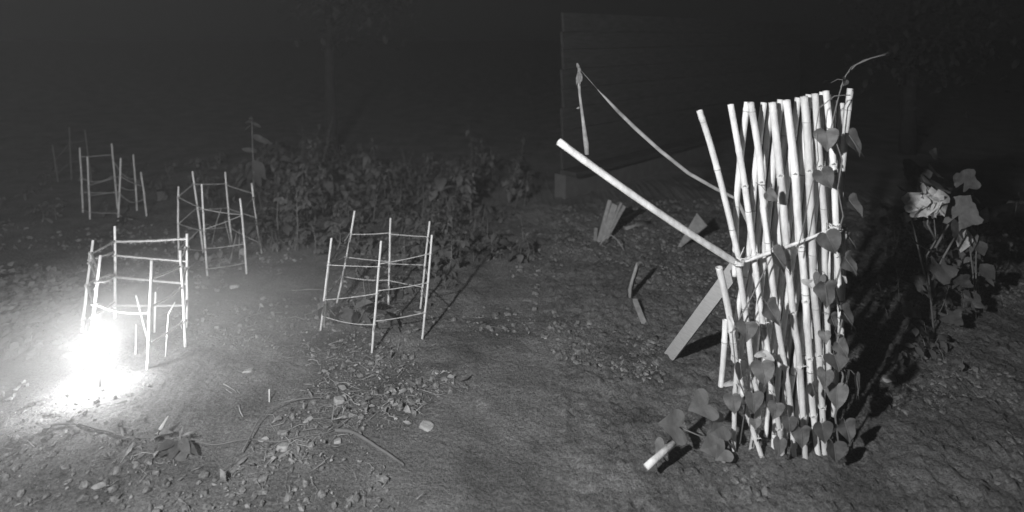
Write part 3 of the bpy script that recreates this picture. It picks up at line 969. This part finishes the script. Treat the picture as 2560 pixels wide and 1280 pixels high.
# pole reaching out from the trellis, and the thin rod lashed across it
pl = thing('long_pole', 'long bright pole slanting up and away from the knot on the trellis', 'pole', at(1842, 658, 2.2))
mb = MB()
A, B = at(1846, 661, 2.215), at(1397, 354, 2.05)
mb.tube([A.lerp(B, i / 24) + Vector((0, 0, -.010 * math.sin(math.pi * i / 24))) for i in range(25)], [.0128 * (1 + .05 * (i % 6 == 3)) for i in range(25)], 12, True, .01)
mb.build('shaft', M['cane'], pl)
rod = thing('cross_rod', 'thin rod lashed across the canes between two knots', 'rod', at(1850, 655, 2.2))
mb = MB(); A, B = at(1838, 660, 2.225), at(2096, 566, 2.235)
mb.tube([A.lerp(B, i / 12) + Vector((0, 0, -.006 * math.sin(math.pi * i / 12))) for i in range(13)], [.0075 - .0002 * i for i in range(13)], 8); mb.build('shaft', M['cane'], rod)
kn = thing('lashing', 'bright wire lashing where the long pole meets the trellis', 'lashing', at(1842, 656, 2.2))
mb = MB()
for k in range(7):
    c = at(1842 + R.uniform(-7, 7), 655 + R.uniform(-6, 6), 2.218)
    ax = R.uniform(-.5, .9)
    pts = [c + Vector((.021 * math.cos(a) * math.cos(ax), .020 * math.sin(a), .021 * math.cos(a) * math.sin(ax) + .003 * math.sin(2 * a))) for a in np.linspace(0, 6.28, 13)]
    mb.tube(pts, .0028, 5, cap=False)
mb.build('coil', M['wire'], kn)
mb = MB(); c = at(1847, 648, 2.195); mb.tube([c, c + Vector((.012, -.004, .03)), c + Vector((.02, 0, .045))], .0014, 4); mb.tube([c, c + Vector((.02, -.004, .004)), c + Vector((.035, 0, .012))], .0014, 4); mb.build('loose_end', M['wire'], kn)
kn = thing('lashing', 'wire lashing at the outer end of the thin rod', 'lashing', at(2092, 566, 2.22))
mb = MB()
for k in range(4):
    c = at(2091 + R.uniform(-4, 4), 568 + R.uniform(-5, 5), 2.243)
    pts = [c + Vector((.018 * math.cos(a), .024 * math.sin(a), .004 * math.sin(2 * a + k))) for a in np.linspace(0, 6.28, 13)]
    mb.tube(pts, .0024, 5, cap=False)
mb.build('coil', M['wire'], kn)

# flat board propping the trellis
A, B = ground(1672, 898), at(1838, 672, 2.37)
d = (B - A)
side = d.normalized().cross(Vector((.45, .75, -.45))).normalized()
nrm = side.cross(d.normalized())
br = thing('brace_board', 'flat pale board propped from the soil up to the trellis knot', 'board', A)
mb = MB(); mb.box(A.lerp(B, .5) - d.normalized() * .015, d / 2 + d.normalized() * .03, side * .0275, nrm * .007); mb.build('plank', M['plank'], br, False)

# curved rod behind with its withered leaf
pts = [(1842, 497, 2.62), (1790, 472, 2.66), (1720, 432, 2.72), (1650, 376, 2.78), (1590, 322, 2.84), (1545, 278, 2.88), (1515, 246, 2.9), (1494, 224, 2.92)]
cs = thing('curved_rod', 'thin curved rod bending up out of the trellis to a fine tip', 'rod', at(1842, 497, 2.6))
mb = MB(); root = [ground(1900, 1010), at(1885, 760, 2.56)]
root = [Vector((1.06, 2.58, 0.0)), at(1900, 620, 2.6)]
mb.tube(root + [at(*q) for q in pts], [.0085, .0085, .008, .0085, .009, .0095, .010, .009, .006, .002], 8); mb.build('shaft', M['straw'], cs)
mb = MB(); mb.tube([at(1494, 224, 2.92), at(1470, 196, 2.93), at(1452, 176, 2.94)], .0011, 4); mb.build('thread', M['straw'], cs)
wl_ = thing('withered_leaf', 'frayed withered leaf hanging from the thread of the curved rod', 'dead leaf', at(1446, 165, 2.94))
mb = MB(); mb.tube([at(1443, 158, 2.94), at(1449, 174, 2.94), at(1447, 200, 2.94), at(1450, 240, 2.94), at(1458, 300, 2.94), at(1466, 360, 2.94), at(1468, 386, 2.94)], [.005, .010, .009, .007, .009, .014, .012], 6); mb.build('stalk', M['straw'], wl_)
for (x, y, ex, ey, w) in [(1449, 176, 1441, 214, 12), (1450, 178, 1449, 216, 10), (1446, 170, 1442, 158, 9), (1450, 180, 1455, 205, 8), (1449, 268, 1441, 272, 5)]:
    mb = MB(); a, e = at(x, y, 2.93), at(ex, ey, 2.92); mb.leaf(a, e - a, (0, -1, .2), (e - a).length, w * 2.9 / F, .1, .4, .3, 'lance'); mb.build('shred', M['deadleaf'], wl_)

# ------------------------------------------------------------------ climbing vine on the trellis
YV = 2.19
vine = thing('climbing_vine', 'vine with dark heart leaves climbing the shaded side of the trellis', 'vine', Vector((1.2, 2.24, 0)))
stem_px = [(2100, 1140), (2088, 1040), (2108, 940), (2092, 860), (2108, 790), (2086, 720), (2104, 660), (2090, 600), (2108, 540), (2094, 470), (2106, 400), (2078, 320), (2092, 260), (2098, 236), (2110, 196), (2128, 168), (2160, 150), (2214, 137)]
mb = MB()
pts = [at(x, y, YV + .02 * math.sin(i * 1.7)) for i, (x, y) in enumerate(stem_px)]
mb.tube(pts, [.004 - .00015 * i for i in range(len(pts))], 6); mb.build('stem', M['stem'], vine)
mb = MB(); mb.tube([at(x, y, 2.19) for x, y in [(1990, 640), (2010, 560), (2028, 470), (2046, 400), (2040, 320), (2048, 270), (2086, 240), (2110, 238), (2126, 238)]], .0018, 5); mb.build('tendril', M['stem'], vine)
mb = MB(); mb.tube([at(x, y, 2.2) for x, y in [(2102, 218), (2116, 186), (2140, 162), (2176, 146), (2222, 132)]], .0022, 5); mb.build('tendril', M['stem'], vine)
mb = MB(); mb.tube([at(x, y, 2.2) for x, y in [(1850, 1110), (1866, 1000), (1840, 930), (1830, 830), (1880, 740), (1930, 640), (1915, 520), (1928, 460)]], .0026, 5); mb.build('tendril', M['stem'], vine)
# notch and tip in pixels, width, facing
heart = [(2064, 330, 2070, 380, 47, (-.1, -1, .2)), (2122, 338, 2160, 394, 40, (.5, -1, .3)), (2054, 428, 2080, 474, 46, (-.5, -1, .1)), (2122, 500, 2156, 546, 42, (.5, -1, .3)),
         (1918, 482, 1946, 504, 34, (-.5, -1, .3)), (2066, 585, 2094, 640, 52, (-.35, -1, .2)), (2112, 645, 2146, 690, 46, (.4, -1, .3)), (1934, 632, 1976, 688, 48, (.35, -1, .2)),
         (2062, 712, 2072, 776, 60, (.1, -1, .5)), (1918, 762, 1950, 816, 48, (.3, -1, .2)), (2104, 776, 2138, 824, 42, (.5, -1, .3)), (1866, 810, 1868, 856, 46, (0, -1, .3)),
         (2060, 832, 2066, 862, 30, (-.2, -1, .3)), (2096, 858, 2122, 896, 46, (.4, -1, .3)), (1904, 908, 1914, 970, 48, (-.2, -1, .3)), (2086, 890, 2100, 930, 54, (.1, -1, .5)),
         (1882, 985, 1886, 1036, 44, (.2, -1, .2)), (1972, 1046, 1976, 1090, 34, (0, -1, .4)), (2002, 1072, 2006, 1124, 48, (.1, -1, .4)), (2112, 1056, 2128, 1110, 50, (.2, -1, .4)),
         (2090, 965, 2094, 1030, 52, (-.1, -1, .2)), (2064, 930, 2060, 975, 40, (-.3, -1, .2)), (1850, 910, 1856, 960, 32, (.3, -1, .2)), (2140, 940, 2146, 1000, 26, (.9, -1, .1)), (2114, 930, 2116, 968, 26, (.7, -1, .1)),
         (2112, 200, 2106, 216, 18, (.3, -1, .2)), (1886, 1050, 1890, 1075, 30, (0, -1, .3)), (1830, 990, 1838, 1040, 38, (-.4, -1, .2)), (2055, 1060, 2062, 1110, 44, (.1, -1, .5)),
         (1950, 1100, 1944, 1150, 30, (-.2, -1, .4)), (2084, 1110, 2092, 1160, 48, (.3, -1, .5)),
         (1940, 1010, 1934, 1052, 36, (-.4, -1, .2)), (2030, 960, 2040, 1000, 34, (.4, -1, .1)), (2076, 790, 2090, 826, 34, (.8, -1, .0)), (2050, 690, 2040, 722, 28, (-.8, -1, .1)), (2120, 590, 2140, 622, 30, (.9, -.8, .2))]
for i, (x, y, ex, ey, w, fc) in enumerate(heart):
    Yd = YV - R.uniform(.0, .05)
    a = at(x, y, Yd); e = at(ex, ey, Yd - R.uniform(0, .03))
    fc = Vector(fc) + Vector((R.uniform(-.25, .25), 0, R.uniform(-.15, .35)))
    mb = MB(); mb.heart(a, e, fc, w * Yd / F * R.uniform(.95, 1.25), R.uniform(.10, .5), R.uniform(-.1, .3), R.uniform(.05, .4))
    lf = mb.build('leaf', M['vineleaf'], vine)
    mb = MB()
    q = a + Vector((R.uniform(-.03, .03), .04, R.uniform(-.02, .03)))
    mb.tube([a, a.lerp(q, .5) + Vector((0, 0, .008)), q], .0013, 4)
    f3 = Vector(fc).normalized()
    mb.tube([a + f3 * .0015, a.lerp(e, .5) + f3 * .003, e + f3 * .002], [.0012, .0009, .0004], 4)
    mb.build('petiole', M['stem'], lf)
for (x, y, ex, ey, w) in [(1900, 882, 1934, 898, 22), (1912, 878, 1895, 890, 16), (2022, 700, 2048, 722, 26), (2030, 712, 2014, 704, 20), (2040, 706, 2052, 716, 14), (1822, 790, 1834, 808, 9), (1832, 950, 1816, 965, 14), (1840, 960, 1850, 985, 14), (2070, 880, 2082, 900, 14), (2104, 690, 2118, 702, 10)]:
    mb = MB(); a, e = at(x, y, 2.2), at(ex, ey, 2.17); mb.leaf(a, e - a, (R.uniform(-.5, .5), -1, .3), (e - a).length * 1.1, w * 2.2 / F, .3, .5, .5, 'chip'); l = mb.build('dry_leaf', M['petal'], vine)

# creeping shoot with paired lobes in front of the trellis foot
gv = thing('creeping_vine', 'creeping shoot with broad pale leaves on the soil before the trellis foot', 'vine', ground(1800, 1110))
for (x, y, ex, ey, w, fc) in [(1768, 1012, 1722, 1024, 72, (-.2, -.8, .7)), (1698, 1068, 1648, 1058, 74, (-.2, -.8, .6)), (1806, 1064, 1776, 1084, 60, (-.1, -.9, .5)), (1792, 1112, 1752, 1124, 64, (-.2, -.8, .6)), (1660, 1112, 1640, 1142, 40, (-.3, -.8, .6)), (1812, 1124, 1790, 1150, 50, (0, -.8, .6))]:
    Yd = 2.26
    a = at(x, y, Yd - .02); e = at(ex, ey, Yd - .10)
    mb = MB(); mb.heart(a, e, Vector(fc), w * Yd / F, .25, .05, .1); mb.build('leaf', M['groundleaf'], gv)
mb = MB(); mb.tube([at(1840, 1130, 2.3), at(1812, 1090, 2.3), at(1790, 1050, 2.3), at(1768, 1014, 2.27)], .003, 5); mb.tube([at(1812, 1100, 2.3), at(1750, 1090, 2.3), at(1698, 1068, 2.26)], .0026, 5); mb.tube([at(1840, 1140, 2.3), at(1830, 1100, 2.3), at(1806, 1064, 2.26)], .0026, 5)
mb.build('stem', M['stem'], gv)

# ------------------------------------------------------------------ odds and ends on the soil beside the trellis
cb = thing('cane_bundle', 'splayed bundle of split cane ends sticking out of the soil', 'cane bundle', ground(1500, 606))
for (x, y, ex, ey, w) in [(1496, 604, 1524, 502, 9), (1506, 606, 1536, 512, 15), (1514, 600, 1560, 516, 8), (1488, 600, 1490, 570, 8), (1500, 600, 1516, 540, 7), (1520, 585, 1552, 508, 6)]:
    Yb = depth(606)
    a, e = at(x, y, Yb), at(ex, ey, Yb + .08)
    mb = MB(); dd = e - a; sd = dd.normalized().cross(Vector((0, 1, 0))).normalized(); mb.box(a.lerp(e, .48), dd * .54, sd * (w * Yb / F / 2), Vector((0, .005, 0))); mb.build('split_cane', M['splinter'], cb, False)
def lying(name, label, cat, a, e, r, m, group=None, flat=None):
    A, E = ground(*a), ground(*e)
    o = thing(name, label, cat, A, group)
    mb = MB()
    up = Vector((0, 0, r if not flat else .012))
    if flat:
        d = E - A
        sd = d.cross(Vector((0, 0, 1))).normalized()
        mb.box(A.lerp(E, .5) + up, d / 2, sd * r, Vector((0, 0, flat)))
        mb.build('strip', M[m], o, False)
    else:
        mb.tube([A + up, A.lerp(E, .5) + up * 1.1, E + up], r, 8)
        mb.build('shaft', M[m], o)
    return o
GO = 'cut stakes lying on the soil'
lying('cut_stake', 'cut stake pointing away from the split cane bundle', 'stake', (1543, 562), (1610, 532), .018, 'splinter', GO)
lying('cut_stake', 'lower of the two cut stakes beside the split cane bundle', 'stake', (1564, 580), (1624, 560), .018, 'splinter', GO)
hp = thing('wire_hoop', 'thin bent stalk arching over the soil by the cane bundle', 'stalk', ground(1506, 606))
mb = MB(); Yb = depth(630); mb.tube([at(x, y, Yb) for x, y in [(1500, 612), (1512, 594), (1528, 588), (1544, 600), (1558, 622), (1570, 648)]], .005, 6); mb.build('shaft', M['splinter'], hp)
hp.name = 'bent_stalk'
wp = thing('wooden_wedge', 'broad wooden wedge driven slantwise into the soil', 'wedge', ground(1696, 622))
Yb = depth(622)
mb = MB()
tipw, w1, w2 = at(1694, 622, Yb), at(1742, 532, Yb + .10), at(1768, 564, Yb + .02)
th = Vector((.02, .03, -.012))
mb.add([tipw + Vector((-.01, 0, 0)), tipw + Vector((.012, 0, 0)), w2, w1, tipw + Vector((-.01, 0, 0)) + th * .4, tipw + Vector((.012, 0, 0)) + th * .4, w2 + th, w1 + th],
       [(0, 1, 2, 3), (7, 6, 5, 4), (0, 4, 5, 1), (1, 5, 6, 2), (2, 6, 7, 3), (3, 7, 4, 0)])
mb.build('blade', M['splinter'], wp, False)
fk = thing('bark_flake', 'upright flake of bark throwing a black shadow on the soil', 'bark', ground(1575, 752))
Yb = depth(752)
mb = MB(); prof = [(1568, 752, 1582, 750), (1567, 725, 1583, 722), (1574, 700, 1588, 700), (1580, 680, 1594, 684), (1586, 660, 1598, 668), (1592, 654, 1596, 656)]
vs, fs = [], []
for x0, y0, x1, y1 in prof:
    vs += [at(x0, y0, Yb), at((x0 + x1) / 2, (y0 + y1) / 2, Yb - .02), at(x1, y1, Yb), at((x0 + x1) / 2, (y0 + y1) / 2, Yb - .008)]
for i in range(len(prof) - 1):
    a = i * 4
    for k in range(4): fs.append((a + k, a + (k + 1) % 4, a + 4 + (k + 1) % 4, a + 4 + k))
fs += [(3, 2, 1, 0), tuple(len(vs) - 4 + k for k in range(4))]
mb.add(vs, fs); mb.build('flake', M['splinter'], fk)
o = thing('slat', 'narrow slat tilted on edge in the soil below the bark flake', 'slat', ground(1600, 790))
mb = MB(); A, E = ground(1614, 818), at(1588, 752, depth(775)); d = E - A; mb.box(A.lerp(E, .5), d * .52, Vector((.012, -.004, .002)), Vector((.002, .012, .004))); mb.build('strip', M['splinter'], o, False)
o = thing('cut_stake', 'white cut stake end poking in at the near edge', 'stake', ground(1620, 1180), GO)
mb = MB(); A, E = at(1640, 1146, 2.14), at(1684, 1108, 2.19); mb.tube([A - (E - A) * .55, A, E], .0115, 12, True, .008); mb.build('shaft', M['cane'], o)

# ------------------------------------------------------------------ plants behind the trellis shadow
def lobed(mb, o, d, up, L, rr):
    """broad palmate leaf"""
    o, d = Vector(o), Vector(d).normalized()
    y = Vector(up).cross(d).normalized(); z = d.cross(y).normalized()
    n = 30
    vs = [o + d * L * .35]
    for k in range(n):
        a = -2.75 + 5.5 * k / (n - 1)
        r = L * (.56 + .09 * math.cos(a * 5.0 / 1.1) + .06 * rr.uniform(-1, 1) + .14 * math.cos(a))
        vs.append(o + d * L * .35 + d * (math.cos(a) * r) + y * (math.sin(a) * r) + z * (-.35 * r * r / L + .08 * L * math.cos(5 * a / 1.1) + .3 * abs(math.sin(a)) * r))
    mb.add(vs, [(0, k, k + 1) for k in range(1, n)])

b = ground(2336, 842)
Yb = b.y
fp = thing('flowering_plant', 'leafy plant with broad lobed leaves and a crumpled pale flower', 'plant', b)
for st in [[(2336, 842), (2328, 760), (2316, 640), (2340, 600), (2334, 535)], [(2330, 760), (2300, 640), (2278, 545)], [(2338, 620), (2372, 560), (2385, 540)], [(2330, 700), (2360, 640), (2400, 570)], [(2340, 600), (2318, 560), (2322, 530)]]:
    mb = MB(); mb.tube([at(x, y, Yb) for x, y in st], [.006 - .0008 * i for i in range(len(st))], 6); mb.build('stem', M['stem'], fp)
rr = random.Random(5)
for (x, y, ex, ey, L) in [(2300, 470, 2290, 440, 110), (2370, 520, 2372, 470, 105), (2385, 560, 2400, 530, 110), (2310, 620, 2290, 600, 80), (2345, 650, 2360, 690, 85), (2400, 470, 2430, 430, 80), (2272, 530, 2262, 560, 50), (2300, 690, 2320, 720, 80), (2390, 720, 2410, 700, 70), (2350, 400, 2335, 385, 60), (2290, 760, 2270, 780, 60), (2360, 780, 2390, 800, 70), (2330, 470, 2350, 450, 90), (2345, 500, 2380, 500, 90), (2270, 480, 2255, 470, 60), (2400, 600, 2390, 560, 80), (2330, 560, 2300, 570, 50), (2316, 720, 2290, 700, 60), (2370, 690, 2400, 660, 60), (2340, 430, 2320, 420, 60), (2420, 760, 2440, 740, 70)]:
    a = at(x, y, Yb + rr.uniform(-.08, .1)); e = at(ex, ey, Yb + rr.uniform(-.1, .1))
    mb = MB(); lobed(mb, a, e - a, (rr.uniform(-.3, .3), -.8, .7), L * Yb / F * .62, rr); mb.build('leaf', M['leaf'], fp)
for k in range(26):                                              # crumpled petals
    a = at(2312 + rr.uniform(-30, 30), 504 + rr.uniform(-16, 14), Yb - .15)
    mb = MB(); d = Vector((rr.uniform(-1, 1), rr.uniform(-1, 0), rr.uniform(-1, .4))); mb.leaf(a, d, (rr.uniform(-1, 1), -1, rr.uniform(-.5, 1)), .07, .075, .5, .6, .7, 'chip'); mb.build('petal', M['petal'], fp)
b = ground(2440, 800)
bp = thing('pale_plant', 'plant with one bright upright leaf at the outer edge of the flower bed', 'plant', b)
for (x, y, ex, ey, w) in [(2412, 570, 2404, 632, 40), (2424, 562, 2432, 634, 30), (2388, 562, 2392, 576, 12), (2440, 600, 2462, 640, 34), (2445, 560, 2470, 520, 30), (2450, 660, 2490, 700, 40)]:
    a, e = at(x, y, b.y), at(ex, ey, b.y - .05); mb = MB(); mb.leaf(a, e - a, (-.3, -1, .2), (e - a).length, w * b.y / F, .1, .2, .2); mb.build('leaf', M['petal'] if w in (40, 12) and x < 2430 else M['leaf'], bp)
mb = MB(); mb.tube([b, at(2432, 680, b.y), at(2418, 565, b.y)], .004, 5); mb.tube([b, at(2440, 640, b.y), at(2445, 560, b.y)], .004, 5); mb.build('stem', M['stem'], bp)
BW = MB(); BS = MB()
def bed(pxa, pxb, Ya, Yb, n, h0, h1, ls):
    for k in range(n):
        Y = ur.uniform(Ya, Yb); x = (ur.uniform(pxa, pxb) - 1280) * Y / F
        b = Vector((x, Y, gh(x, Y))); h = ur.uniform(h0, h1); t = b + Vector((ur.uniform(-.1, .1), ur.uniform(-.1, .05), h))
        BS.tube([b, b.lerp(t, .5) + Vector((.01, 0, 0)), t], [.003, .002, .001], 4, cap=False)
        for q in range(int(5 + h * 20)):
            a = b.lerp(t, ur.uniform(.2, 1)); az = ur.random() * 6.28
            d = Vector((math.cos(az), math.sin(az), ur.uniform(-.6, .4))); l = ls * ur.uniform(.5, 1.3)
            BW.leaf(a, d, (0, -.4, 1), l, l * .6, .3, .15, 0, 'ovate')
bed(2200, 2600, 3.3, 4.8, 60, .06, .36, .055)
bed(2280, 2560, 3.4, 4.2, 12, .3, .6, .06)
bed(2150, 2400, 2.75, 3.3, 14, .03, .12, .05)
tag(BW.build('bed_foliage', M['weed']), 'soft mass of small leaves behind the flowering plant', 'foliage', kind='stuff')
tag(BS.build('bed_stalks', M['stem']), 'thin stalks of the leafy mass behind the flowering plant', 'foliage', kind='stuff')

# ------------------------------------------------------------------ globe light added as the source of the glare on the soil
tb = ground(250, 972)
glare_src = thing('glare_light', 'low globe light on a spike, added as source of the white glare', 'added light', tb)
c = tb + Vector((0, 0, .15))
mb = MB(); mb.tube([tb - Vector((0, 0, .05)), tb + Vector((0, 0, .03)), c - Vector((0, 0, .034))], [.003, .006, .006], 8); mb.build('spike', M['metal'], glare_src)
mb = MB(); mb.tube([c - Vector((0, 0, .040)), c - Vector((0, 0, .027))], [.008, .015], 14); mb.build('collar', M['metal'], glare_src)
mb = MB()
n_ = 20
for k in range(1):
    prof = [(c + Vector((0, 0, -.03 * math.cos(a))), max(.0008, .03 * math.sin(a))) for a in np.linspace(.05, math.pi - .02, 12)]
    mb.tube([p for p, r in prof], [r for p, r in prof], n_)
mb.build('globe', emission('lamp_glow', GLOW), glare_src)

# smoke put in to carry the globe light's glare
import bmesh
bm = bmesh.new()
bmesh.ops.create_icosphere(bm, subdivisions=3, radius=1)
me = bpy.data.meshes.new('smoke'); bm.to_mesh(me); bm.free()
sm = bpy.data.objects.new('smoke', me)
sm.location = c + Vector((.10, .10, -.05))
sm.scale = (1.5, 1.0, .6)
sm.rotation_euler = (0, 0, 0.5)
COL.objects.link(sm)
tag(sm, 'bright veil of smoke put in to spread the glare over the soil', 'smoke', kind='stuff')
m = bpy.data.materials.new('smoke'); m.use_nodes = True
nt = m.node_tree; nt.nodes.clear()
out = nt.nodes.new('ShaderNodeOutputMaterial')
pv = nt.nodes.new('ShaderNodeVolumePrincipled')
pv.inputs['Color'].default_value = (.9, .9, .9, 1)
tc = nt.nodes.new('ShaderNodeTexCoord')
ln = nt.nodes.new('ShaderNodeVectorMath'); ln.operation = 'LENGTH'
mr = nt.nodes.new('ShaderNodeMapRange'); mr.interpolation_type = 'SMOOTHERSTEP'
mr.inputs['From Min'].default_value = 0.98; mr.inputs['From Max'].default_value = 0.0
mr.inputs['To Min'].default_value = 0.0; mr.inputs['To Max'].default_value = 0.9
nt.links.new(tc.outputs['Object'], ln.inputs[0]); nt.links.new(ln.outputs['Value'], mr.inputs['Value'])
m2 = nt.nodes.new('ShaderNodeMapRange'); m2.interpolation_type = 'SMOOTHSTEP'    # thin at the centre so the glare spreads wider
m2.inputs['From Min'].default_value = 0.03; m2.inputs['From Max'].default_value = 0.5
m2.inputs['To Min'].default_value = 0.02; m2.inputs['To Max'].default_value = 1.0
mu = nt.nodes.new('ShaderNodeMath'); mu.operation = 'MULTIPLY'
nt.links.new(ln.outputs['Value'], m2.inputs['Value'])
nt.links.new(mr.outputs['Result'], mu.inputs[0]); nt.links.new(m2.outputs['Result'], mu.inputs[1])
nt.links.new(mu.outputs[0], pv.inputs['Density']); nt.links.new(pv.outputs[0], out.inputs['Volume'])
me.materials.append(m)

# ------------------------------------------------------------------ thin mist added to lift the blacks to grey
mb = MB(); mb.box((0, 6, 2.0), (15, 0, 0), (0, 8, 0), (0, 0, 3.2))
hz = mb.mesh('haze', M['dirt'], False)
m = bpy.data.materials.new('haze'); m.use_nodes = True
nt = m.node_tree; nt.nodes.clear()
out = nt.nodes.new('ShaderNodeOutputMaterial')
pv = nt.nodes.new('ShaderNodeVolumePrincipled')
pv.inputs['Color'].default_value = (.95, .95, .95, 1)
pv.inputs['Density'].default_value = 0.0052
nt.links.new(pv.outputs[0], out.inputs['Volume'])
hz.materials.clear(); hz.materials.append(m)
ho = bpy.data.objects.new('haze', hz)
COL.objects.link(ho)
tag(ho, 'thin mist added to lift the blacks over the garden', 'haze', kind='stuff')
